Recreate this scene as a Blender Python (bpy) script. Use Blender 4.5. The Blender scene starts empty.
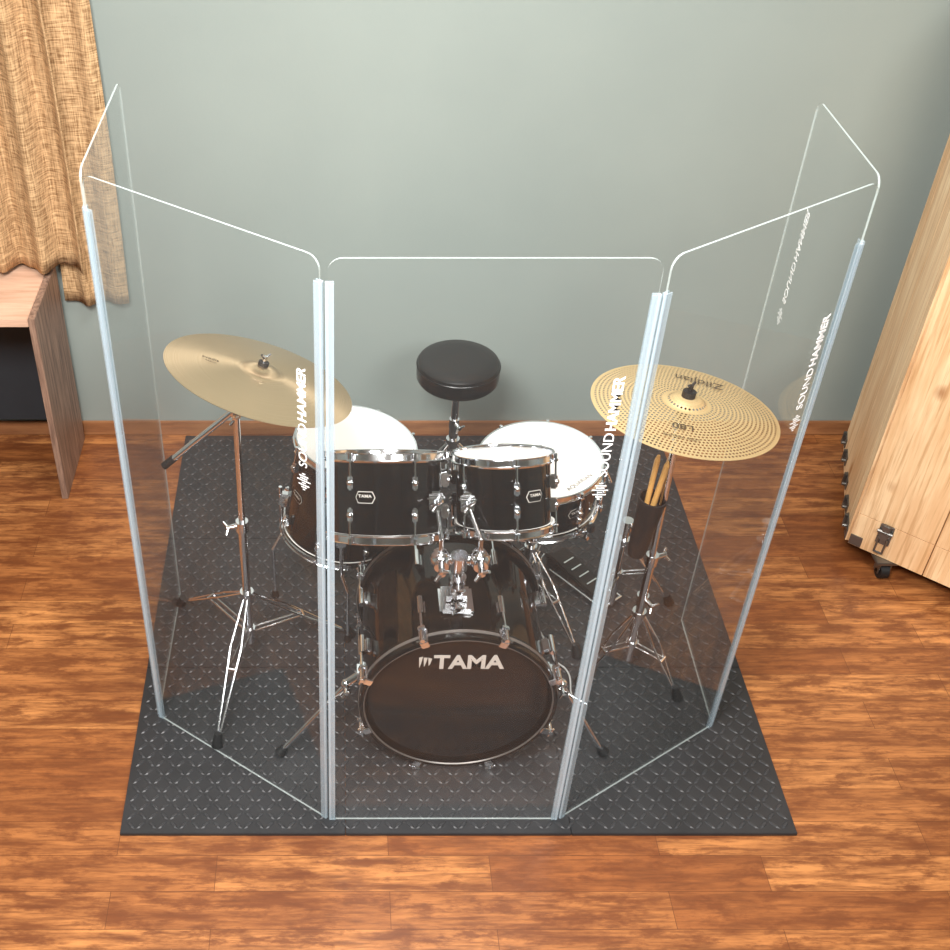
import bpy, bmesh, math, random
from mathutils import Vector, Matrix, Euler
random.seed(4)
S = bpy.context.scene
COL = S.collection

# ------------------------------------------------------------------ materials
def lin(c):
    return tuple(((x/255)/12.92 if x/255 <= .04045 else ((x/255+.055)/1.055)**2.4) for x in c) + (1,)

def new_mat(name):
    m = bpy.data.materials.new(name); m.use_nodes = True
    nt = m.node_tree; b = nt.nodes.get('Principled BSDF')
    return m, nt, b

def N(nt, t, **kw):
    n = nt.nodes.new(t)
    for k, v in kw.items():
        setattr(n, k, v)
    return n

def math_(nt, op, a, b=None):
    n = nt.nodes.new('ShaderNodeMath'); n.operation = op
    for i, v in enumerate((a, b)):
        if v is None: continue
        if isinstance(v, (int, float)): n.inputs[i].default_value = v
        else: nt.links.new(v, n.inputs[i])
    return n.outputs[0]

def mix_(nt, fac, a, b, blend='MIX'):
    n = nt.nodes.new('ShaderNodeMix'); n.data_type = 'RGBA'; n.blend_type = blend
    if isinstance(fac, (int, float)): n.inputs[0].default_value = fac
    else: nt.links.new(fac, n.inputs[0])
    for i, v in ((6, a), (7, b)):
        if isinstance(v, tuple): n.inputs[i].default_value = v
        else: nt.links.new(v, n.inputs[i])
    return n.outputs[2]

def coords(nt, scale=(1, 1, 1), rot=(0, 0, 0)):
    tc = N(nt, 'ShaderNodeTexCoord'); mp = N(nt, 'ShaderNodeMapping')
    mp.inputs['Scale'].default_value = scale; mp.inputs['Rotation'].default_value = rot
    nt.links.new(tc.outputs['Object'], mp.inputs[0])
    return mp.outputs[0]

def noise(nt, vec, scale, detail=3, rough=.5):
    n = N(nt, 'ShaderNodeTexNoise'); n.inputs['Scale'].default_value = scale
    n.inputs['Detail'].default_value = detail; n.inputs['Roughness'].default_value = rough
    if vec is not None: nt.links.new(vec, n.inputs['Vector'])
    return n.outputs['Fac']

def ramp(nt, fac, stops):
    r = N(nt, 'ShaderNodeValToRGB'); nt.links.new(fac, r.inputs[0])
    els = r.color_ramp.elements
    while len(els) < len(stops): els.new(.5)
    for e, (p, c) in zip(els, stops):
        e.position = p; e.color = c
    return r.outputs[0]

def bump(nt, b, h, strength=.2, dist=.01):
    n = N(nt, 'ShaderNodeBump'); n.inputs['Strength'].default_value = strength
    n.inputs['Distance'].default_value = dist
    nt.links.new(h, n.inputs['Height']); nt.links.new(n.outputs[0], b.inputs['Normal'])

def simple(name, rgb, rough=.5, metal=0, var=.08, vscale=20, coat=0):
    m, nt, b = new_mat(name)
    v = noise(nt, coords(nt), vscale)
    c = lin(rgb); d = tuple(max(0, x*(1-var*2)) for x in c[:3]) + (1,)
    nt.links.new(mix_(nt, v, d, c), b.inputs['Base Color'])
    b.inputs['Roughness'].default_value = rough; b.inputs['Metallic'].default_value = metal
    b.inputs['Coat Weight'].default_value = coat
    return m

M_chrome = simple('chrome', (238, 240, 244), .12, 1, .03)
M_rubber = simple('black_rubber', (20, 20, 21), .55)
M_black = simple('black_lacquer', (4, 4, 4), .06, 0, .1)
M_blackhoop = simple('black_hoop', (5, 5, 5), .12, 0, .1)
M_inlay = simple('hoop_inlay', (120, 114, 110), .35, .5, .1)
M_smoke = simple('smoked_drumhead', (7, 5, 5), .16, 0, .1)
M_white = simple('white_drumhead', (246, 243, 238), .5, 0, .02)
M_vinyl = simple('black_vinyl', (9, 9, 10), .3)
M_cloth = simple('black_cloth', (18, 18, 20), .8)
M_print = simple('white_print', (245, 245, 245), .5, 0, 0)
M_silverprint = simple('silver_print', (205, 198, 190), .4, .1, 0)
M_darkprint = simple('dark_print', (70, 56, 36), .5, 0, 0)
M_stick = simple('hickory', (226, 172, 100), .45)
M_cable = simple('white_cable', (200, 200, 198), .5)
M_steel = simple('galvanised_steel', (130, 128, 125), .35, .9)
M_shade = simple('underdesk_shade', (44, 50, 56), .6)  # wall shade under the desk, put into a colour

M_wall, nt, b = new_mat('wall_paint')
v = noise(nt, coords(nt), 1.2, 4)
nt.links.new(ramp(nt, v, [(.3, lin((142, 152, 148))), (.7, lin((150, 160, 155)))]), b.inputs['Base Color'])
b.inputs['Roughness'].default_value = .42
bump(nt, b, noise(nt, coords(nt), 60, 4), .08, .004)
M_ceil = simple('ceiling_paint', (220, 220, 218), .8)

# laminate wood floor
M_floor, nt, b = new_mat('wood_floor')
vec = coords(nt)
br = N(nt, 'ShaderNodeTexBrick'); nt.links.new(vec, br.inputs['Vector'])
br.offset = .37; br.inputs['Scale'].default_value = 1
br.inputs['Brick Width'].default_value = .72; br.inputs['Row Height'].default_value = .105
br.inputs['Mortar Size'].default_value = .0009; br.inputs['Mortar Smooth'].default_value = .3
br.inputs['Color1'].default_value = lin((148, 88, 46)); br.inputs['Color2'].default_value = lin((204, 138, 80))
br.inputs['Mortar'].default_value = lin((110, 62, 28)); br.inputs['Bias'].default_value = -.1
g1 = noise(nt, coords(nt, (3.2, 26, 1)), 1.0, 8, .7)
g2 = noise(nt, coords(nt, (4.0, 12, 1)), 1.9, 8, .72)
g3 = noise(nt, coords(nt, (9, 120, 1)), 1.0, 3, .6)
c = mix_(nt, ramp(nt, g1, [(.38, (0, 0, 0, 1)), (.60, (1, 1, 1, 1))]), lin((114, 64, 33)), br.outputs['Color'])
c = mix_(nt, ramp(nt, g2, [(.40, (.85, .85, .85, 1)), (.52, (0, 0, 0, 1))]), c, lin((106, 57, 29)))
c = mix_(nt, ramp(nt, g3, [(.35, (.6, .6, .6, 1)), (.52, (0, 0, 0, 1))]), c, lin((98, 54, 29)))
c = mix_(nt, math_(nt, 'MULTIPLY', br.outputs['Fac'], .6), c, lin((80, 42, 20)))
nt.links.new(c, b.inputs['Base Color'])
b.inputs['Roughness'].default_value = .37
bump(nt, b, mix_(nt, .5, g1, g3), .12, .003)

def wood(name, c1, c2, scale, rough=.5, knots=False):
    m, nt, b = new_mat(name)
    g = noise(nt, coords(nt, scale), 1.0, 7, .65)
    col = ramp(nt, g, [(.35, lin(c1)), (.65, lin(c2))])
    if knots:
        k = N(nt, 'ShaderNodeTexVoronoi'); k.inputs['Scale'].default_value = 5.2
        nt.links.new(coords(nt, (1, 1, .6)), k.inputs['Vector'])
        kd = math_(nt, 'ADD', k.outputs['Distance'], math_(nt, 'MULTIPLY', math_(nt, 'SUBTRACT', g, .5), .14))
        col = mix_(nt, ramp(nt, kd, [(.04, (.8, .8, .8, 1)), (.12, (0, 0, 0, 1))]), col, lin((158, 100, 54)))
        g5 = noise(nt, coords(nt, (2, 2, .7)), 2.2, 4, .6)
        col = mix_(nt, ramp(nt, g5, [(.45, (0, 0, 0, 1)), (.7, (.5, .5, .5, 1))]), col, lin((200, 144, 92)))
        gr = noise(nt, coords(nt, (90, 90, 3.5)), 1.0, 4, .6)
        col = mix_(nt, ramp(nt, gr, [(.36, (.55, .55, .55, 1)), (.5, (0, 0, 0, 1))]), col, lin((184, 132, 82)))
    nt.links.new(col, b.inputs['Base Color']); b.inputs['Roughness'].default_value = rough
    bump(nt, b, g, .1, .003)
    return m
M_base = wood('baseboard_wood', (130, 84, 54), (168, 116, 76), (4, 30, 30), .4)
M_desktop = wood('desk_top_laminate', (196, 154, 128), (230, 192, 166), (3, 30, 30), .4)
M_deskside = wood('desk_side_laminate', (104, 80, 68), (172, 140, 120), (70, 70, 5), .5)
M_pine = wood('pine', (226, 184, 138), (250, 220, 178), (26, 26, 1.8), .5, True)
M_pine2 = wood('pine_panel', (226, 182, 134), (250, 218, 174), (26, 26, 1.8), .5, True)
M_pineedge = wood('pine_edge', (150, 104, 62), (190, 140, 92), (20, 20, 3), .55)

M_burlap, nt, b = new_mat('burlap')
w1 = noise(nt, coords(nt, (260, 260, 18)), 1, 2); w2 = noise(nt, coords(nt, (22, 22, 240)), 1, 2)
f = math_(nt, 'MULTIPLY', math_(nt, 'ADD', w1, w2), .5)
nt.links.new(ramp(nt, f, [(.36, lin((132, 98, 62))), (.62, lin((222, 184, 138)))]), b.inputs['Base Color'])
b.inputs['Roughness'].default_value = .95
bump(nt, b, f, .6, .004)

M_mat, nt, b = new_mat('eva_mat')
v = noise(nt, coords(nt), 9, 4)
nt.links.new(ramp(nt, v, [(.3, lin((46, 46, 48))), (.7, lin((54, 54, 56)))]), b.inputs['Base Color'])
b.inputs['Roughness'].default_value = .45
bump(nt, b, noise(nt, coords(nt), 400, 2), .12, .001)
M_matbase, nt, b = new_mat('eva_mat_groove')
v = noise(nt, coords(nt), 9, 4)
nt.links.new(ramp(nt, v, [(.3, lin((34, 34, 36))), (.7, lin((42, 42, 44)))]), b.inputs['Base Color'])
b.inputs['Roughness'].default_value = .5

def acrylic(name, tint, haze, base_refl, k=.9, dcol=(.88, .92, .93, 1)):
    m, nt, b = new_mat(name); nt.nodes.remove(b)
    out = nt.nodes['Material Output']
    tr = N(nt, 'ShaderNodeBsdfTransparent'); tr.inputs[0].default_value = tint
    gl = N(nt, 'ShaderNodeBsdfGlossy'); gl.inputs['Roughness'].default_value = .015
    df = N(nt, 'ShaderNodeBsdfDiffuse'); df.inputs[0].default_value = dcol
    lw = N(nt, 'ShaderNodeLayerWeight'); lw.inputs[0].default_value = .5
    p = math_(nt, 'POWER', lw.outputs['Facing'], 5)
    fr = math_(nt, 'ADD', math_(nt, 'MULTIPLY', p, k), base_refl)
    m1 = N(nt, 'ShaderNodeMixShader'); m1.inputs[0].default_value = haze
    nt.links.new(tr.outputs[0], m1.inputs[1]); nt.links.new(df.outputs[0], m1.inputs[2])
    m2 = N(nt, 'ShaderNodeMixShader'); nt.links.new(fr, m2.inputs[0])
    nt.links.new(m1.outputs[0], m2.inputs[1]); nt.links.new(gl.outputs[0], m2.inputs[2])
    nt.links.new(m2.outputs[0], out.inputs[0])
    return m
M_acryl = acrylic('clear_acrylic', (.990, .995, .994, 1), .009, .016, .8)
M_edge = acrylic('acrylic_edge', (.93, 1, .98, 1), .33, .06, dcol=(.84, .93, .92, 1))
M_hinge = acrylic('hinge_vinyl', (.88, .94, .97, 1), .25, .06, dcol=(.76, .86, .93, 1))
M_hingerod = acrylic('hinge_rod', (.85, .94, 1, 1), .5, .12, dcol=(.88, .94, .98, 1))

def brass(name, c1, c2, rough, holes=False, aniso=0, metal=.85):
    m, nt, b = new_mat(name)
    tc = N(nt, 'ShaderNodeTexCoord'); sp = N(nt, 'ShaderNodeSeparateXYZ')
    nt.links.new(tc.outputs['Object'], sp.inputs[0])
    x, y = sp.outputs[0], sp.outputs[1]
    r = math_(nt, 'SQRT', math_(nt, 'ADD', math_(nt, 'MULTIPLY', x, x), math_(nt, 'MULTIPLY', y, y)))
    cb = N(nt, 'ShaderNodeCombineXYZ'); nt.links.new(r, cb.inputs[0])
    g = noise(nt, cb.outputs[0], 420, 4, .7)
    nt.links.new(ramp(nt, g, [(.3, lin(c1)), (.7, lin(c2))]), b.inputs['Base Color'])
    b.inputs['Metallic'].default_value = metal; b.inputs['Roughness'].default_value = rough
    b.inputs['Anisotropic'].default_value = aniso
    if aniso:
        tg = N(nt, 'ShaderNodeTangent'); tg.direction_type = 'RADIAL'; tg.axis = 'Z'
        nt.links.new(tg.outputs[0], b.inputs['Tangent'])
    bump(nt, b, g, .12, .0006)
    if holes:
        d = .0098
        q = math_(nt, 'DIVIDE', r, d)
        idx = math_(nt, 'FLOOR', q); fr = math_(nt, 'SUBTRACT', math_(nt, 'FRACT', q), .5)
        th = math_(nt, 'ADD', math_(nt, 'DIVIDE', math_(nt, 'ARCTAN2', y, x), 2*math.pi), .5)
        cnt = math_(nt, 'ROUND', math_(nt, 'MULTIPLY', math_(nt, 'ADD', idx, .5), 2*math.pi))
        ft = math_(nt, 'SUBTRACT', math_(nt, 'FRACT', math_(nt, 'MULTIPLY', th, cnt)), .5)
        dd = math_(nt, 'ADD', math_(nt, 'MULTIPLY', fr, fr), math_(nt, 'MULTIPLY', ft, ft))
        hole = math_(nt, 'LESS_THAN', dd, .095)
        rng = math_(nt, 'MULTIPLY', math_(nt, 'GREATER_THAN', r, .036), math_(nt, 'LESS_THAN', r, .2255))
        band = math_(nt, 'SUBTRACT', 1, math_(nt, 'MULTIPLY', math_(nt, 'GREATER_THAN', r, .049), math_(nt, 'LESS_THAN', r, .0588)))
        h = math_(nt, 'MULTIPLY', math_(nt, 'MULTIPLY', hole, rng), band)
        nt.links.new(math_(nt, 'SUBTRACT', 1, h), b.inputs['Alpha'])
    return m
M_brass = brass('brass', (188, 158, 120), (226, 202, 168), .34, aniso=.8, metal=.95)
M_mesh = brass('perforated_brass', (204, 172, 120), (234, 208, 158), .48, True, metal=.6)

# ------------------------------------------------------------------ mesh helpers
def empty(name, loc=(0, 0, 0), rot=(0, 0, 0), parent=None):
    e = bpy.data.objects.new(name, None); e.location = loc; e.rotation_euler = rot
    e.empty_display_size = .1
    COL.objects.link(e)
    if parent: e.parent = parent
    return e

def finish(bm, name, mats, parent=None, smooth=True, loc=None):
    me = bpy.data.meshes.new(name)
    bmesh.ops.recalc_face_normals(bm, faces=bm.faces)
    bm.to_mesh(me); bm.free()
    for m in mats: me.materials.append(m)
    if smooth:
        me.polygons.foreach_set('use_smooth', [True]*len(me.polygons))
        try: me.set_sharp_from_angle(angle=math.radians(38))
        except Exception: pass
    o = bpy.data.objects.new(name, me); COL.objects.link(o)
    if loc: o.location = loc
    if parent: o.parent = parent
    return o

def _vm(verts, mi):
    for v in verts:
        for f in v.link_faces: f.material_index = mi

def cyl(bm, p0, p1, r0, r1=None, seg=14, mi=0, caps=True):
    p0 = Vector(p0); p1 = Vector(p1); d = p1-p0
    if d.length < 1e-6: return
    M = Matrix.Translation((p0+p1)/2) @ d.to_track_quat('Z', 'Y').to_matrix().to_4x4()
    r = bmesh.ops.create_cone(bm, cap_ends=caps, segments=seg, radius1=r0, radius2=r0 if r1 is None else r1,
                              depth=d.length, matrix=M)
    _vm(r['verts'], mi)

def ball(bm, p, r, mi=0, seg=12):
    q = bmesh.ops.create_uvsphere(bm, u_segments=seg, v_segments=seg//2+2, radius=r, matrix=Matrix.Translation(p))
    _vm(q['verts'], mi)

def tube(bm, pts, r, mi=0, seg=10):
    for a, c in zip(pts[:-1], pts[1:]): cyl(bm, a, c, r, seg=seg, mi=mi)
    for p in pts[1:-1]: ball(bm, p, r, mi, seg)

def box(bm, c, size, mi=0, rot=None, bev=0):
    M = Matrix.Translation(c) @ (rot.to_4x4() if rot is not None else Matrix()) @ Matrix.Diagonal((*size, 1))
    r = bmesh.ops.create_cube(bm, size=1, matrix=M)
    _vm(r['verts'], mi)
    if bev > 0:
        es = list({e for v in r['verts'] for e in v.link_edges})
        q = bmesh.ops.bevel(bm, geom=es, offset=bev, segments=2, affect='EDGES')
        for f in q['faces']: f.material_index = mi

def lathe(bm, prof, seg=64, mi=0, closed=False, M=Matrix()):
    rings = []
    for (r, z) in prof:
        if r < 1e-6: rings.append([bm.verts.new(M @ Vector((0, 0, z)))])
        else: rings.append([bm.verts.new(M @ Vector((r*math.cos(2*math.pi*i/seg), r*math.sin(2*math.pi*i/seg), z))) for i in range(seg)])
    pr = list(zip(rings[:-1], rings[1:]))
    if closed: pr.append((rings[-1], rings[0]))
    for a, c in pr:
        for i in range(seg):
            j = (i+1) % seg
            if len(a) == 1 and len(c) == 1: continue
            if len(a) == 1: f = bm.faces.new((a[0], c[i], c[j]))
            elif len(c) == 1: f = bm.faces.new((a[i], a[j], c[0]))
            else: f = bm.faces.new((a[i], a[j], c[j], c[i]))
            f.material_index = mi

def text(name, body, size, M, mat, parent=None, bold=0, sx=1, ext=.0004, align='CENTER'):
    cu = bpy.data.curves.new(name, 'FONT'); cu.body = body; cu.size = size
    cu.align_x = align; cu.align_y = 'CENTER'; cu.extrude = ext; cu.offset = bold
    cu.materials.append(mat)
    o = bpy.data.objects.new(name, cu); COL.objects.link(o)
    if parent: o.parent = parent
    o.matrix_local = M @ Matrix.Diagonal((sx, 1, 1, 1))
    return o

def frame(o, x, y):
    x = Vector(x).normalized(); y = Vector(y).normalized(); z = x.cross(y)
    return Matrix(((x.x, y.x, z.x, o[0]), (x.y, y.y, z.y, o[1]), (x.z, y.z, z.z, o[2]), (0, 0, 0, 1)))

# ------------------------------------------------------------------ room
YW = 3.63; XL = -2.6; XR = 3.4; YF = -2.6; ZC = 3.7
def slab(name, c, size, mat):
    bm = bmesh.new(); box(bm, (0, 0, 0), size)
    return finish(bm, name, [mat], smooth=False, loc=c)
slab('floor', ((XL+XR)/2, (YW+YF)/2, -.05), (XR-XL+.2, YW-YF+.2, .1), M_floor)
slab('wall_back', ((XL+XR)/2, YW+.05, ZC/2), (XR-XL+.2, .1, ZC), M_wall)
slab('wall_left', (XL-.05, (YW+YF)/2, ZC/2), (.1, YW-YF, ZC), M_wall)
slab('wall_right', (XR+.05, (YW+YF)/2, ZC/2), (.1, YW-YF, ZC), M_wall)
slab('wall_front', ((XL+XR)/2, YF-.05, ZC/2), (XR-XL+.2, .1, ZC), M_wall)
slab('ceiling', ((XL+XR)/2, (YW+YF)/2, ZC+.05), (XR-XL+.2, YW-YF+.2, .1), M_ceil)
bm = bmesh.new(); box(bm, (0, 0, 0), (XR-XL, .014, .062), bev=.003)
finish(bm, 'baseboard_back', [M_base], loc=((XL+XR)/2, YW-.007, .031))

# ------------------------------------------------------------------ mat
MT = .012
bm = bmesh.new()
mx0, mx1, my0, my1 = -.587, 1.235, 1.834, 3.60
nx = ny = 3; g = .0014
tw = (mx1-mx0)/nx; th = (my1-my0)/ny
for i in range(nx):
    for j in range(ny):
        box(bm, (mx0+(i+.5)*tw, my0+(j+.5)*th, MT/2-.0005), (tw-g, th-g, MT), 1, bev=.0015)
cell = .029
nxx = int((mx1-mx0-.02)/cell); nyy = int((my1-my0-.02)/cell)
ox = (mx0+mx1)/2-nxx*cell/2; oy = (my0+my1)/2-nyy*cell/2
for i in range(nxx):
    for j in range(nyy):
        cx = ox+(i+.5)*cell; cy = oy+(j+.5)*cell
        a = math.radians(45 if (i+j) % 2 else -45)
        ca, sa = math.cos(a), math.sin(a)
        L, W, h = .0168, .0048, .0025
        base = [(-L, 0), (-L*.55, -W), (L*.55, -W), (L, 0), (L*.55, W), (-L*.55, W)]
        lo = [bm.verts.new((cx+p[0]*ca-p[1]*sa, cy+p[0]*sa+p[1]*ca, MT-.0005)) for p in base]
        hi = [bm.verts.new((cx+(p[0]*ca-p[1]*sa)*.6, cy+(p[0]*sa+p[1]*ca)*.6, MT-.0005+h)) for p in base]
        for k in range(6): bm.faces.new((lo[k], lo[(k+1) % 6], hi[(k+1) % 6], hi[k]))
        bm.faces.new(hi)
finish(bm, 'rubber_floor_mat', [M_mat, M_matbase], smooth=False)
Z0 = MT+.0022

# ------------------------------------------------------------------ acrylic shield
shield = empty('acrylic_drum_shield')
PTS = [(-.518, 2.74), (-.527, 2.235), (-.027, 1.880), (.597, 1.880), (1.094, 2.200), (1.100, 2.62)]
PH = 1.72; PT = .0045
def panel(name, a, c, ins0, ins1):
    a = Vector((a[0], a[1], 0)); c = Vector((c[0], c[1], 0)); t = (c-a).normalized()
    a = a+t*ins0; c = c-t*ins1
    nrm = Vector((t.y, -t.x, 0)); w = (c-a).length; R = .028
    out = [(0, Z0), (w, Z0)]
    for k in range(7):
        an = math.pi/2*k/6; out.append((w-R+R*math.cos(an), PH-R+R*math.sin(an)))
    for k in range(7):
        an = math.pi/2+math.pi/2*k/6; out.append((R+R*math.cos(an), PH-R+R*math.sin(an)))
    bm = bmesh.new()
    F = [bm.verts.new(a+t*u+nrm*PT/2+Vector((0, 0, z))) for u, z in out]
    B = [bm.verts.new(a+t*u-nrm*PT/2+Vector((0, 0, z))) for u, z in out]
    bm.faces.new(F).material_index = 0; bm.faces.new(B).material_index = 0
    n = len(out)
    for i in range(n):
        bm.faces.new((F[i], F[(i+1) % n], B[(i+1) % n], B[i])).material_index = 1
    finish(bm, name, [M_acryl, M_edge], shield, smooth=False)
    return a, t, nrm, w
P = []
for i in range(5):
    P.append(panel('panel_%d' % (i+1), PTS[i], PTS[i+1], .008 if i else 0, .008 if i < 4 else 0))
hz = [1.64, 1.67, 1.645, 1.58]
for i in range(4):
    J = Vector((*PTS[i+1], 0)); tl = -P[i][1]; tr = P[i+1][1]
    bm = bmesh.new()
    for t in (tl, tr):
        nrm = Vector((-t.y, t.x, 0))
        R = Matrix((t, nrm, (0, 0, 1))).transposed()
        wd = .0165
        for s in (1, -1):
            box(bm, J+t*(.003+wd/2)+nrm*s*(PT/2+.0016)+Vector((0, 0, (Z0+hz[i])/2)), (wd, .0022, hz[i]-Z0), 0, R)
        cyl(bm, J+t*.0065+Vector((0, 0, Z0)), J+t*.0065+Vector((0, 0, hz[i])), .0036, mi=1, seg=10)
    finish(bm, 'hinge_%d' % (i+1), [M_hinge, M_hingerod], shield, smooth=False)

def logo(name, pi, u, zc, side=1):
    a, t, nrm, w = P[pi]
    o = a+t*u+nrm*side*(PT/2+.0008)
    x = Vector((0, 0, 1)); y = -t*side
    text(name+'_a', 'SOUND', .030, frame((o.x, o.y, zc-.002), x, y), M_print, shield, bold=0, sx=1.08, align='RIGHT')
    text(name+'_b', 'HAMMER', .030, frame((o.x, o.y, zc+.002), x, y), M_print, shield, bold=.0007, sx=1.08, align='LEFT')
    bm = bmesh.new()
    R = Matrix((x, y, x.cross(y))).transposed()
    for k, hh in enumerate([.006, .014, .028, .010, .034, .018, .024, .008]):
        box(bm, Vector((o.x, o.y, zc-.176+k*.006)), (.0022, hh, .0006), 0, R)
    finish(bm, name+'_icon', [M_print], shield, smooth=False)
logo('logo_print_1', 1, P[1][3]-.045, 1.330)
logo('logo_print_2', 2, P[2][3]-.043, 1.330)
logo('logo_print_3', 3, P[3][3]-.045, 1.29)
logo('logo_print_4', 4, P[4][3]-.10, 1.36)

# ------------------------------------------------------------------ drums
def wing(bm, p, ax, mi=0, s=1):
    p = Vector(p); ax = Vector(ax).normalized()
    cyl(bm, p, p+ax*.018*s, .006*s, mi=mi)
    o = ax.orthogonal().normalized()
    for sg in (1, -1):
        cyl(bm, p+ax*.012*s, p+ax*.022*s+o*sg*.016*s, .0045*s, .003*s, mi=mi)

def drum(name, loc, rot, R, depth, nl, badge=None, rotl=0):
    e = empty(name, loc, rot)
    bm = bmesh.new()
    lathe(bm, [(R-.006, -.006), (R-.006, -depth+.006), (R-.012, -depth+.006), (R-.012, -.006)], 72, closed=True)
    finish(bm, 'shell', [M_black], e)
    for nm, z, s in (('batter', 0, 1), ('resonant', -depth, -1)):
        bm = bmesh.new()
        lathe(bm, [(0, z), (R-.018, z), (R-.010, z-s*.002), (R-.003, z-s*.006), (R-.003, z-s*.012), (R-.010, z-s*.012), (0, z-s*.004)], 72)
        finish(bm, nm+'_head', [M_white], e)
        bm = bmesh.new()
        lathe(bm, [(R-.002, z-s*.012), (R+.005, z-s*.012), (R+.007, z-s*.008), (R+.003, z-s*.006), (R+.002, z+s*.008), (R+.005, z+s*.011),
                   (R+.004, z+s*.0125), (R-.001, z+s*.011), (R-.002, z+s*.005)], 72, closed=True)
        finish(bm, nm+'_hoop', [M_chrome], e)
    bm = bmesh.new()
    for k in range(nl):
        a = 2*math.pi*(k+.5)/nl+rotl
        rd = Vector((math.cos(a), math.sin(a), 0)); Rm = Matrix.Rotation(a, 3, 'Z')
        for s, zz in ((1, 0), (-1, -depth)):
            zl = zz-s*min(.062, depth*.42)
            box(bm, rd*(R+.004)+Vector((0, 0, zl)), (.020, .016, .038), 0, Rm, .004)
            ball(bm, rd*(R+.012)+Vector((0, 0, zl)), .008)
            cyl(bm, rd*(R+.010)+Vector((0, 0, zl)), rd*(R+.010)+Vector((0, 0, zz+s*.008)), .003, seg=8)
            box(bm, rd*(R+.009)+Vector((0, 0, zz-s*.006)), (.014, .014, .006), 0, Rm, .001)
            cyl(bm, rd*(R+.010)+Vector((0, 0, zz-s*.004)), rd*(R+.010)+Vector((0, 0, zz+s*.012)), .005, seg=8)
    finish(bm, 'lugs', [M_chrome], e)
    if badge is not None:
        a = badge; rd = Vector((math.cos(a), math.sin(a), 0)); tg = Vector((-math.sin(a), math.cos(a), 0))
        for (nm, w, h, off, mt) in (('badge_rim', .053, .030, .0000, M_silverprint), ('badge_plate', .0495, .0265, .0008, M_blackhoop)):
            bm = bmesh.new()
            pts = [(-w/2, 0), (-w*.36, -h/2), (w*.36, -h/2), (w/2, 0), (w*.36, h/2), (-w*.36, h/2)]
            vs = [bm.verts.new(rd*(math.sqrt(max(0, (R-.004)**2-u*u))+off)+tg*u+Vector((0, 0, -depth*.48+v))) for u, v in pts]
            bm.faces.new(vs)
            finish(bm, nm, [mt], e, smooth=False)
        o = rd*(R-.0022)+Vector((0, 0, -depth*.48+.003))
        text('badge_text', 'TAMA', .011, frame(o, tg, (0, 0, 1)), M_silverprint, e, bold=.0001, sx=1.2)
    return e

rad = math.radians
tomL = drum('rack_tom', (.123, 2.40, .857), (rad(-36), 0, 0), .152, .205, 6, badge=rad(-112), rotl=rad(25))
tomR = drum('rack_tom', (.433, 2.42, .841), (rad(-29), 0, rad(4)), .130, .185, 6, badge=rad(-62), rotl=rad(3))
floor_tom = drum('floor_tom', (.053, 2.76, .62), (rad(-2), rad(9), 0), .180, .33, 8, badge=rad(-150))
snare = drum('snare_drum', (.589, 2.68, .615), (rad(0), rad(-2), 0), .179, .145, 8, badge=rad(-60), rotl=rad(8))
text('head_print', 'AQUARIAN', .020, frame((.10, -.10, .0006), (math.cos(.7), math.sin(.7), 0), (-math.sin(.7), math.cos(.7), 0)), M_darkprint, snare, ext=.0002)
bm = bmesh.new(); box(bm, (.186, 0, -.07), (.02, .026, .07), 0, None, .004); cyl(bm, (.195, 0, -.04), (.215, .0, -.085), .005)
finish(bm, 'strainer', [M_chrome], snare)

def w2l(e, p):
    return (Matrix.Translation(e.location) @ e.rotation_euler.to_matrix().to_4x4()).inverted() @ Vector(p)
bm = bmesh.new()
for (hx, hy, fx, fy) in ((-.165, 2.74, -.205, 2.73), (.01, 2.555, .03, 2.535), (.215, 2.85, .25, 2.87)):
    tube(bm, [w2l(floor_tom, p) for p in ((hx-.01*(hx < 0), hy, .47), (hx-.01*(hx < 0), hy, .28), (fx, fy, .22), (fx, fy, .03))], .0055, 0)
    cyl(bm, w2l(floor_tom, (fx, fy, .04)), w2l(floor_tom, (fx, fy, Z0)), .009, .013, mi=1)
    q = w2l(floor_tom, (hx, hy, .42))
    box(bm, q, (.03, .03, .05), 0, None, .006)
finish(bm, 'legs', [M_chrome, M_rubber], floor_tom)

# ------------------------------------------------------------------ bass drum
KX, KY, KR, KD = .322, 2.055, .265, .41
KZ = KR+Z0+.003
kick = empty('bass_drum', (KX, KY, KZ), (rad(90), 0, 0))
bm = bmesh.new()
lathe(bm, [(KR-.014, -.01), (KR-.014, -KD+.01), (KR-.022, -KD+.01), (KR-.022, -.01)], 96, closed=True)
finish(bm, 'shell', [M_black], kick)
for nm, z, s in (('front', 0, 1), ('rear', -KD, -1)):
    bm = bmesh.new()
    lathe(bm, [(KR-.008, z-s*.032), (KR, z-s*.030), (KR+.002, z-s*.012), (KR, z+s*.006), (KR-.006, z+s*.009), (KR-.013, z+s*.006), (KR-.012, z-s*.03)], 96, closed=True)
    finish(bm, nm+'_hoop', [M_blackhoop], kick)
    bm = bmesh.new()
    lathe(bm, [(KR+.0005, z-s*.020), (KR+.0032, z-s*.019), (KR+.0034, z-s*.010), (KR+.0005, z-s*.009)], 96, closed=True)
    finish(bm, nm+'_hoop_inlay', [M_inlay], kick)
    bm = bmesh.new()
    lathe(bm, [(KR-.0145, z+s*.0050), (KR-.0125, z+s*.0078), (KR-.0105, z+s*.0078), (KR-.0105, z+s*.004)], 96, closed=True)
    finish(bm, nm+'_collar_ring', [M_inlay], kick)
    bm = bmesh.new()
    lathe(bm, [(0, z-s*.003), (KR-.04, z-s*.003), (KR-.022, z-s*.005), (KR-.012, z-s*.012), (KR-.012, z-s*.02), (KR-.03, z-s*.02), (0, z-s*.008)], 96)
    finish(bm, nm+'_head', [M_smoke], kick)
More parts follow.
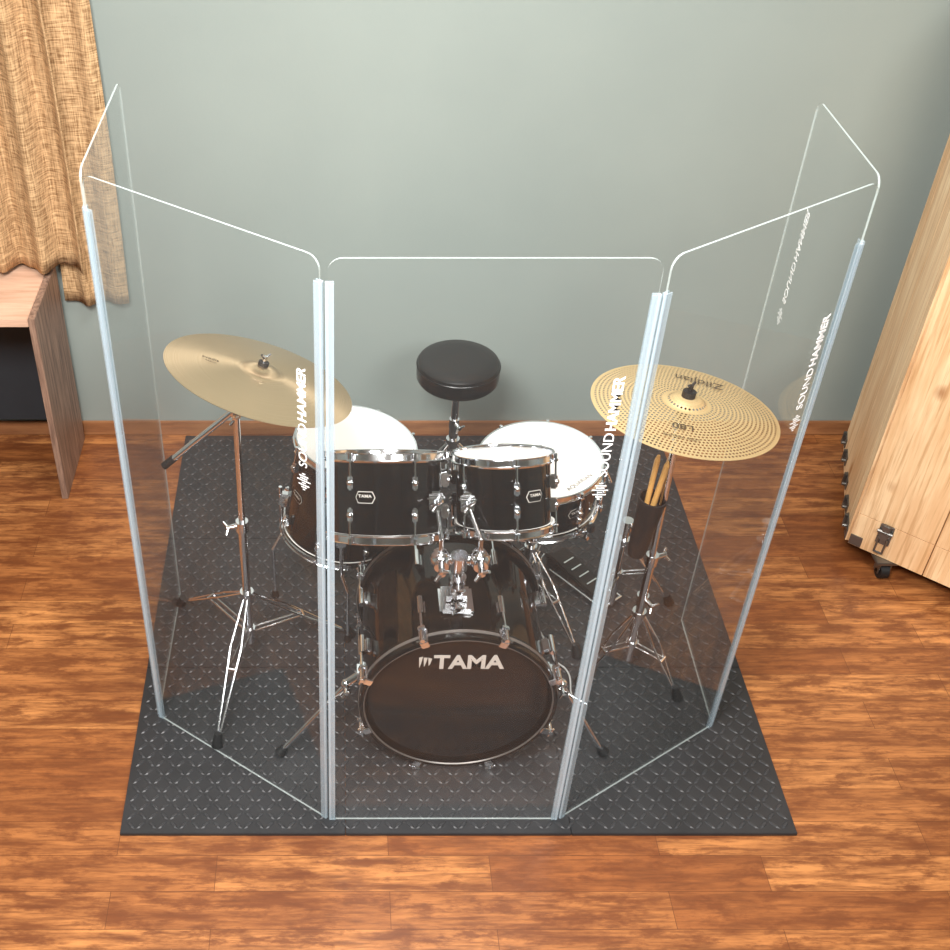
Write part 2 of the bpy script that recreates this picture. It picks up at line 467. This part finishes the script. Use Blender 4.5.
bm = bmesh.new()
for k in range(8):
    a = 2*math.pi*(k+.5)/8
    rd = Vector((math.cos(a), math.sin(a), 0)); Rm = Matrix.Rotation(a, 3, 'Z')
    for s, zz in ((1, 0), (-1, -KD)):
        Z = lambda q: Vector((0, 0, zz-s*q))
        box(bm, rd*(KR+.006)+Z(.012), (.006, .024, .046), 0, Rm, .002)
        box(bm, rd*(KR-.002)+Z(-.012), (.022, .022, .006), 0, Rm, .002)
        box(bm, rd*(KR+.014)+Z(.030), (.018, .020, .014), 0, Rm, .003)
        cyl(bm, rd*(KR+.016)+Z(-.004), rd*(KR+.016)+Z(.10), .0038, seg=8)
        cyl(bm, rd*(KR+.016)+Z(-.016), rd*(KR+.016)+Z(.02), .0065, seg=10)
        cyl(bm, rd*(KR+.016)+Z(-.012)-Rm@Vector((0, .016, 0)), rd*(KR+.016)+Z(-.012)+Rm@Vector((0, .016, 0)), .0035, seg=8)
        box(bm, rd*(KR-.004)+Z(.115), (.024, .020, .05), 0, Rm, .005)
        cyl(bm, rd*(KR+.012)+Z(.085), rd*(KR+.012)+Z(.145), .0085, seg=12)
finish(bm, 'lugs_and_claws', [M_chrome], kick)
text('logo_print', 'TAMA', .070, frame((.018, .160, -.0020), (1, 0, 0), (0, 1, 0)), M_silverprint, kick, bold=.0022, sx=.95)
bm = bmesh.new()
for k in range(3):
    vs = [bm.verts.new((-.112+k*.012+dx, .160+dy, -.0018)) for dx, dy in ((0, .020), (.0105, .024-k*.004), (.006, -.004), (.002, -.020+k*.004))]
    bm.faces.new(vs)
finish(bm, 'logo_emblem', [M_silverprint], kick, smooth=False)
bm = bmesh.new()
for sx in (-1, 1):
    r0 = KX+sx*.255
    A = (r0, 2.17, .27); Bp = (KX+sx*.30, 2.16, .24); C = (KX+sx*(.475 if sx < 0 else .425), 2.10, .035)
    q = w2l(kick, A); box(bm, q, (.03, .06, .05), 0, None, .008)
    cyl(bm, w2l(kick, A), w2l(kick, Bp), .014)
    ball(bm, w2l(kick, Bp), .016)
    cyl(bm, w2l(kick, Bp), w2l(kick, C), .0065)
    cyl(bm, w2l(kick, C), w2l(kick, (C[0]+sx*.012, 2.096, Z0+.004)), .012, .017, mi=1)
    cyl(bm, w2l(kick, (KX+sx*.29, 2.15, .23)), w2l(kick, (KX+sx*.36, 2.10, .225)), .004)
    wing(bm, w2l(kick, (KX+sx*.30, 2.14, .24)), (0, 0, 1))
finish(bm, 'spurs', [M_chrome, M_rubber], kick)
bm = bmesh.new()
W = lambda *p: w2l(kick, p)
zt = KZ+KR-.014
def wbox(bm, c, size, bev=.004):
    box(bm, W(*c), (size[0], size[2], size[1]), 0, None, bev)
wbox(bm, (.31, 2.19, zt+.004), (.090, .10, .02), .008)
wbox(bm, (.31, 2.19, zt+.028), (.055, .06, .045), .012)
cyl(bm, W(.31, 2.19, zt), W(.31, 2.19, .665), .0145)
cyl(bm, W(.31, 2.19, .60), W(.31, 2.19, .625), .023)
cyl(bm, W(.31, 2.19, .655), W(.31, 2.19, .70), .023)
wing(bm, W(.31, 2.165, .61), (0, 0, 1), s=1.2)
wing(bm, W(.31, 2.15, zt+.03), (0, 0, 1), s=1.2)
cyl(bm, W(.25, 2.19, .685), W(.37, 2.19, .685), .014)
for kx, br_ in ((.262, (.247, 2.258, .822)), (.362, (.332, 2.29, .79))):
    ball(bm, W(kx, 2.185, .69), .028)
    cyl(bm, W(kx, 2.155, .69), W(kx, 2.21, .69), .019)
    wing(bm, W(kx, 2.155, .69), (0, 0, 1), s=1.5)
    tube(bm, [W(kx, 2.185, .69), W(kx, 2.20, .745), W(*br_)], .0065)
    q = W(*br_)
    Rr = Matrix.Rotation(rad(-31), 3, 'X')
    box(bm, q, (.034, .055, .026), 0, Rr, .007)
    box(bm, q+Vector((0, .012, 0)), (.046, .014, .034), 0, Rr, .005)
    wing(bm, W(br_[0], br_[1]-.02, br_[2]+.015), (0, .3, 1), s=1.2)
finish(bm, 'tom_holder', [M_chrome], kick)
pedal = empty('bass_drum_pedal', (KX, 2.475, Z0))
bm = bmesh.new()
box(bm, (0, .14, .006), (.09, .24, .008), 1, None, .002)
box(bm, (0, .14, .05), (.08, .21, .010), 1, Matrix.Rotation(rad(12), 3, 'X'), .003)
for s in (-1, 1): cyl(bm, (s*.045, .04, .008), (s*.045, .04, .22), .007)
cyl(bm, (-.05, .04, .21), (.05, .04, .21), .007)
cyl(bm, (0, .04, .21), (0, .06, .32), .004); cyl(bm, (0, .04, .32), (0, .085, .32), .022, mi=1)
finish(bm, 'pedal', [M_chrome, M_rubber], pedal)

# ------------------------------------------------------------------ tripod helper
def tripod(bm, cx, cy, hub, low, feet, rt=.0125, double=True, mid=.5):
    cyl(bm, (cx, cy, hub-.02), (cx, cy, hub+.02), rt+.008)
    cyl(bm, (cx, cy, low-.012), (cx, cy, low+.012), rt+.006)
    for fx, fy in feet:
        d = Vector((fx-cx, fy-cy, 0)).normalized(); s = Vector((-d.y, d.x, 0))
        a = Vector((cx, cy, hub))+d*(rt+.006); f = Vector((fx, fy, .022))
        lo = Vector((cx, cy, low))+d*(rt+.004)
        m = a.lerp(f, mid)
        for sg in ((-1, 1) if double else (0,)):
            o = s*sg*.009
            bow = a.lerp(f, .35)+o*1.8
            tube(bm, [a+o*.6, bow, f-d*.01+o*.35], .0036, seg=8)
            cyl(bm, lo+o, m+o*.9, .003, seg=8)
        cyl(bm, m-s*.014, m+s*.014, .004, seg=8)
        cyl(bm, f+Vector((0, 0, .018))-d*.012, Vector((fx, fy, 0))+d*.004, .011, .017, mi=1)

def collar(bm, x, y, z, ang):
    cyl(bm, (x, y, z-.022), (x, y, z+.014), .018)
    d = Vector((math.cos(ang), math.sin(ang), 0))
    cyl(bm, Vector((x, y, z)), Vector((x, y, z))+d*.03, .008)
    wing(bm, Vector((x, y, z))+d*.024, d, s=1.2)

st = empty('cymbal_stand', (-.268, 2.455, Z0))
bm = bmesh.new()
tripod(bm, 0, 0, .275, .13, [(-.078, -.33), (-.24, .235), (.305, .10)])
cyl(bm, (0, 0, .08), (0, 0, .56), .0125); cyl(bm, (0, 0, .5), (.004, 0, .95), .0095)
collar(bm, 0, 0, .555, rad(200))
PV = Vector((.006, 0, .955))
ball(bm, PV, .019); cyl(bm, PV+Vector((0, -.028, 0)), PV+Vector((0, .028, 0)), .014); wing(bm, PV+Vector((0, -.028, 0)), (0, -1, 0), s=1.2)
nL = Vector((.30, .19, .93)).normalized()
CL = Vector((-.195, 2.44, 1.085))-Vector(st.location)
end = CL-nL*.055
dr2 = Vector((.73, 0, .68)).normalized()
cyl(bm, PV-dr2*.27, PV, .0085); cyl(bm, PV-dr2*.28, PV-dr2*.24, .0105, mi=1)
cyl(bm, PV, end, .0068)
ball(bm, end, .014); cyl(bm, end, CL+nL*.045, .0035)
cyl(bm, CL-nL*.03, CL-nL*.004, .016, mi=1)
cyl(bm, CL+nL*.026, CL+nL*.036, .014, mi=1); wing(bm, CL+nL*.034, nL)
finish(bm, 'stand_frame', [M_chrome, M_rubber], st)

def cymbal(name, loc, n, R, mat):
    q = Vector((0, 0, 1)).rotation_difference(Vector(n).normalized()).to_euler()
    e = empty(name, loc, q)
    up = []; rb = .052
    for k in range(9):
        r = rb*k/8; up.append((max(r, .005), .010+.017*math.cos(math.pi/2*(k/8)**1.3)))
    for k in range(1, 19):
        r = rb+(R-rb)*k/18; up.append((r, .010-.020*((r-rb)/(R-rb))**1.6))
    dn = [(r, z-.0012) for r, z in reversed(up)]
    bm = bmesh.new(); lathe(bm, up+dn, 128, closed=True)
    finish(bm, 'plate', [mat], e)
    return e
ride = cymbal('ride_cymbal', (-.195, 2.44, 1.085), nL, .245, M_brass)
def cymtext(e, body, size, r, ang, z, face, bold=0):
    a = rad(ang); o = (r*math.cos(a), r*math.sin(a), z)
    t = Vector((math.cos(rad(face)), math.sin(rad(face)), 0)); y = Vector((-t.y, t.x, 0))
    text('print', body, size, frame(o, t, y), M_darkprint, e, ext=.0002, bold=bold)
cymtext(ride, 'avedis', .018, .13, 182, .0085, -8)
cymtext(ride, 'medium', .009, .13, 190, .0085, -8)

sr = empty('cymbal_stand', (.882, 2.41, Z0))
bm = bmesh.new()
tripod(bm, 0, 0, .24, .12, [(-.15, -.05), (.13, -.11), (.06, .17)], mid=.55)
CW = Vector((.857, 2.352, 1.052))
CR = CW-Vector(sr.location)
nR = Vector((.10, .10, .98)).normalized()
e1 = CR-nR*.06
cyl(bm, (0, 0, .05), (-.004, -.012, .48), .0125); cyl(bm, (-.004, -.012, .44), e1-Vector((0, 0, .015)), .0095)
collar(bm, -.004, -.012, .48, rad(20)); collar(bm, 0, 0, .31, rad(-60))
ball(bm, e1, .016); cyl(bm, e1+Vector((0, -.02, 0)), e1+Vector((0, .02, 0)), .012)
cyl(bm, e1, CR+nR*.055, .0035); cyl(bm, CR-nR*.03, CR-nR*.004, .016, mi=1)
cyl(bm, CR+nR*.026, CR+nR*.042, .017, mi=1); wing(bm, CR+nR*.04, nR, mi=1)
finish(bm, 'stand_frame', [M_chrome, M_rubber], sr)
crash = cymbal('crash_cymbal', CW, nR, .232, M_mesh)
cymtext(crash, 'Zildjian', .042, .135, 62, .0085, 160)
cymtext(crash, 'L80', .036, .125, 252, .0090, 166)
cymtext(crash, 'LOW VOLUME', .013, .170, 252, .0045, 166)

bag = empty('drumstick_bag', (.822, 2.375, .53))
bm = bmesh.new()
lathe(bm, [(0, 0), (.022, .002), (.026, .02), (.036, .19), (.0385, .195), (.0385, .205), (.034, .205), (.024, .03), (0, .025)], 28, M=Matrix.Rotation(rad(4), 4, 'Y'))
cyl(bm, (.01, -.0, .17), (.040, .018, .17), .008, mi=1)
finish(bm, 'pouch', [M_cloth, M_chrome], bag)
bm = bmesh.new()
for dx, dy, lx, ly in ((-.006, 0, .012, .004), (.010, .008, .034, .004), (.004, -.008, .022, -.012)):
    cyl(bm, (dx*.5, dy*.5, .03), (dx+lx*.9, dy+ly, .33), .0072, .0075); cyl(bm, (dx+lx*.9, dy+ly, .33), (dx+lx, dy+ly, .345), .0075, .004)
finish(bm, 'drumsticks', [M_stick], bag)

ss = empty('snare_stand', (.60, 2.69, Z0))
bm = bmesh.new()
tripod(bm, 0, 0, .24, .12, [(.14, -.22), (-.20, .05), (.12, .20)])
cyl(bm, (0, 0, .06), (0, 0, .40), .0125)
collar(bm, 0, 0, .30, rad(-60))
cyl(bm, (0, 0, .38), (0, 0, .42), .02)
for a in (-50, 70, 190):
    d = Vector((math.cos(rad(a)), math.sin(rad(a)), 0))
    tube(bm, [Vector((0, 0, .405)), d*.17+Vector((0, 0, .420)), d*.20+Vector((0, 0, .427))], .006)
    cyl(bm, d*.190+Vector((0, 0, .425)), d*.202+Vector((0, 0, .487)), .006)
    box(bm, d*.203+Vector((0, 0, .472)), (.02, .02, .03), 1, Matrix.Rotation(rad(a), 3, 'Z'), .004)
finish(bm, 'stand_frame', [M_chrome, M_rubber], ss)

hp = empty('hi_hat_pedal', (.80, 2.80, Z0), (0, 0, rad(38)))
bm = bmesh.new()
box(bm, (0, .01, .035), (.075, .20, .012), 1, Matrix.Rotation(rad(9), 3, 'X'), .004)
for k in range(4): box(bm, (0, -.05+k*.035, .0345+k*.0055), (.045, .005, .004), 0, Matrix.Rotation(rad(9), 3, 'X'))
box(bm, (0, .10, .012), (.08, .03, .022), 1, None, .004)
tube(bm, [(-.045, .09, .008), (-.045, -.14, .008), (.045, -.14, .008), (.045, .09, .008)], .005)
cyl(bm, (0, -.14, .005), (0, -.14, .36), .011); cyl(bm, (0, -.14, .06), (0, -.10, .03), .004)
tripod(bm, 0, -.14, .27, .14, [(-.16, -.20), (.15, -.25)], rt=.011)
collar(bm, 0, -.14, .35, rad(-90))
finish(bm, 'pedal_frame', [M_chrome, M_rubber], hp)

cu = bpy.data.curves.new('audio_cable', 'CURVE'); cu.dimensions = '3D'; cu.bevel_depth = .0028
sp = cu.splines.new('NURBS'); pts = [(.62, 2.60, .05), (.64, 2.54, .02), (.67, 2.50, .0175), (.66, 2.44, .0175), (.70, 2.42, .0175), (.71, 2.36, .0175), (.69, 2.30, .0175), (.72, 2.27, .0175)]
sp.points.add(len(pts)-1)
for p, c_ in zip(sp.points, pts): p.co = (*c_, 1)
sp.use_endpoint_u = True; sp.order_u = 4
cu.materials.append(M_cable); COL.objects.link(bpy.data.objects.new('audio_cable', cu))

# ------------------------------------------------------------------ throne
th_ = empty('drum_throne', (.402, 3.265, Z0))
bm = bmesh.new()
R = .139
lathe(bm, [(0, .570), (R*.6, .570), (R*.88, .567), (R*.97, .560), (R, .549), (R*1.003, .52), (R*.995, .500), (R*.96, .493), (0, .491)], 64)
lathe(bm, [(R*.998, .552), (R*1.014, .549), (R*1.002, .545)], 64)
finish(bm, 'seat', [M_vinyl], th_)
bm = bmesh.new()
lathe(bm, [(0, .494), (.06, .494), (.06, .486), (.025, .48), (.02, .44), (0, .44)], 24)
cyl(bm, (0, 0, .25), (0, 0, .49), .0125); cyl(bm, (0, 0, .08), (0, 0, .30), .016)
collar(bm, 0, 0, .31, rad(-70))
tripod(bm, 0, 0, .22, .10, [(-.22, -.12), (.22, -.12), (0, .24)], rt=.016)
finish(bm, 'base', [M_chrome, M_rubber], th_)

# ------------------------------------------------------------------ desk
desk = empty('wooden_desk', (-.986, 3.235, 0))
bm = bmesh.new()
box(bm, (-.5115, .18, .741), (1.0, .36, .030), 0, None, .0015)
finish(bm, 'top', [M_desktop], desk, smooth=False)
bm = bmesh.new()
box(bm, (-.0, .18, .3775), (.022, .36, .755), 0, None, .0015)
box(bm, (-.985, .18, .361), (.022, .36, .722), 0, None, .0015)
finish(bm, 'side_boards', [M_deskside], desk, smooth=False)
bm = bmesh.new(); box(bm, (-.49, .33, .42), (.955, .016, .60))  # added dark sheet, stands in for the shade on the wall under the desk
finish(bm, 'shade_board', [M_shade], desk, smooth=False)

# ------------------------------------------------------------------ curtain
bm = bmesh.new()
nxs, nzs = 170, 50
def cur(x0, x1, z0, z1, y0, amp, ph, fr):
    g = []
    for j in range(nzs+1):
        row = []
        for i in range(nxs+1):
            u = i/nxs; w = j/nzs; x = x0+(x1-x0)*u; z = z0+(z1-z0)*w
            s = math.sin(x*fr+ph+.5*math.sin(w*3.4)); s2 = math.sin(x*fr*2.1+1.3+w*1.5)
            a = amp*(1-.2*w)
            row.append(bm.verts.new((x+.012*math.sin(w*5+u*7), y0+a*s+a*.3*s2, z+.005*math.sin(x*38))))
        g.append(row)
    for j in range(nzs):
        for i in range(nxs): bm.faces.new((g[j][i], g[j][i+1], g[j+1][i+1], g[j+1][i]))
cur(-.965, -.745, .60, 3.0, 3.600, .013, .5, 52)
cur(-1.75, -.868, .775, 3.0, 3.535, .034, 1.0, 47)
cu_ = finish(bm, 'burlap_curtain', [M_burlap])
sm = cu_.modifiers.new('thick', 'SOLIDIFY'); sm.thickness = .003

# ------------------------------------------------------------------ pine cabinet
A = Vector((1.894, 3.46, 0)); Bq = Vector((1.722, 2.928, 0)); dC = Vector((.74, -.62, 0)).normalized()*.62
C = Bq+dC; D = A+dC
cab = empty('wooden_storage_cabinet', (Bq.x, Bq.y, 0))
cen = (A+C)/2
def prism(bm, quad, z0, z1, mi=0):
    lo = [bm.verts.new((p.x-Bq.x, p.y-Bq.y, z0)) for p in quad]; hi = [bm.verts.new((p.x-Bq.x, p.y-Bq.y, z1)) for p in quad]
    fs = [bm.faces.new(lo), bm.faces.new(hi)]
    for k in range(4): fs.append(bm.faces.new((lo[k], lo[(k+1) % 4], hi[(k+1) % 4], hi[k])))
    for f in fs: f.material_index = mi
z0c, z1c = .075, 1.75
bm = bmesh.new(); prism(bm, [A, Bq, C, D], z0c, z1c)
finish(bm, 'carcass', [M_pineedge], cab, smooth=False)
def face_boards(p, q, name, splits, mat, rows=(.0, 1.0)):
    bm = bmesh.new(); d = q-p; L = d.length; t = d.normalized(); nr = Vector((t.y, -t.x, 0))
    if nr.dot(p-cen) < 0: nr = -nr
    gap = .0016
    for a_, b_ in zip(splits[:-1], splits[1:]):
        for r0, r1 in zip(rows[:-1], rows[1:]):
            aa = p+t*(L*a_+gap)-nr*.002; bb = p+t*(L*b_-gap)-nr*.002
            prism(bm, [aa, bb, bb+nr*.014, aa+nr*.014], z0c+(z1c-z0c)*r0+gap, z0c+(z1c-z0c)*r1-gap)
    finish(bm, name, [mat], cab, smooth=False)
    return nr, t
nA, tA = face_boards(Bq, A, 'side_boards', [0, .12, .5, .86, 1], M_pine, (0, 1))
nB, tB = face_boards(Bq, C, 'front_boards', [0, .40, 1], M_pine2, (0, .08, 1))
bm = bmesh.new()
def P3(base, nr, t, u, z, off=.014):
    q = base+t*u+nr*off-Bq; return Vector((q.x, q.y, z))
RB = Matrix((tB, nB, (0, 0, 1))).transposed(); RA = Matrix((tA, nA, (0, 0, 1))).transposed()
for u in (.10, .42):
    box(bm, P3(Bq, nB, tB, u, .17), (.044, .006, .08), 0, RB, .002)
    box(bm, P3(Bq, nB, tB, u, .185, .022), (.026, .014, .060), 0, RB, .003)
    cyl(bm, P3(Bq, nB, tB, u-.024, .185, .024), P3(Bq, nB, tB, u+.024, .185, .024), .007)
    tube(bm, [P3(Bq, nB, tB, u-.013, .16, .024), P3(Bq, nB, tB, u-.013, .105, .030), P3(Bq, nB, tB, u+.013, .105, .030), P3(Bq, nB, tB, u+.013, .16, .024)], .0035, seg=8)
for u in (.05, .15, .28, .42, .53):
    box(bm, P3(Bq, nA, tA, u, .115), (.06, .006, .036), 0, RA, .001)
    cyl(bm, P3(Bq, nA, tA, u-.02, .115, .014), P3(Bq, nA, tA, u-.02, .115, .030), .007)
    box(bm, P3(Bq, nA, tA, u+.012, .115, .020), (.014, .012, .05), 0, RA, .002)
for (nn, tt, RR) in ((nA, tA, RA), (nB, tB, RB)):
    box(bm, P3(Bq, nn, tt, .022, .10), (.04, .004, .04), 0, RR, .001)
finish(bm, 'latches', [M_steel], cab)
bm = bmesh.new()
for p in (Bq+dC*.20+nB*.002, A+(C-A)*.10, C+(A-C)*.10, D+(Bq-D)*.10):
    q = p-Bq
    box(bm, Vector((q.x, q.y, .069)), (.07, .06, .012), 0, None, .002)
    for s in (-1, 1): box(bm, Vector((q.x+s*.018, q.y-.006, .045)), (.004, .035, .045), 0)
    cyl(bm, (q.x-.014, q.y-.010, .028), (q.x+.014, q.y-.010, .028), .028, mi=1, seg=24)
    cyl(bm, (q.x-.020, q.y-.010, .028), (q.x+.020, q.y-.010, .028), .008, mi=0, seg=12)
finish(bm, 'casters', [M_steel, M_rubber], cab)

# ------------------------------------------------------------------ lights
def area(name, loc, tgt, sx, sy, e, spread=180, col=(1, .98, .95)):
    l = bpy.data.lights.new(name, 'AREA'); l.shape = 'RECTANGLE'; l.size = sx; l.size_y = sy; l.energy = e; l.color = col
    l.spread = math.radians(spread)
    o = bpy.data.objects.new(name, l); COL.objects.link(o); o.location = loc
    o.rotation_euler = (Vector(tgt)-Vector(loc)).to_track_quat('-Z', 'Y').to_euler()
area('softbox_light', (-.6, .5, 3.4), (.1, 2.4, .3), 1.1, .8, 112, 130)
area('ceiling_light', (.3, 2.4, 3.6), (.3, 2.6, 0), 1.0, .7, 60)
area('softbox_light', (1.4, -.2, 3.2), (.9, 2.4, .3), 1.1, .8, 54, 140)
w = bpy.data.worlds.new('World'); S.world = w; w.use_nodes = True
w.node_tree.nodes['Background'].inputs[0].default_value = (.8, .85, .9, 1)
w.node_tree.nodes['Background'].inputs[1].default_value = .4
S.view_settings.view_transform = 'Standard'

# ------------------------------------------------------------------ camera
cam = bpy.data.cameras.new('camera'); co = bpy.data.objects.new('camera', cam); COL.objects.link(co)
co.location = (0, 0, 2.75); co.rotation_euler = (rad(90-39.2), 0, 0)
cam.sensor_width = 36; cam.lens = 1174/950*36; cam.shift_x = (475-338)/950
cam.clip_start = .05
S.camera = co
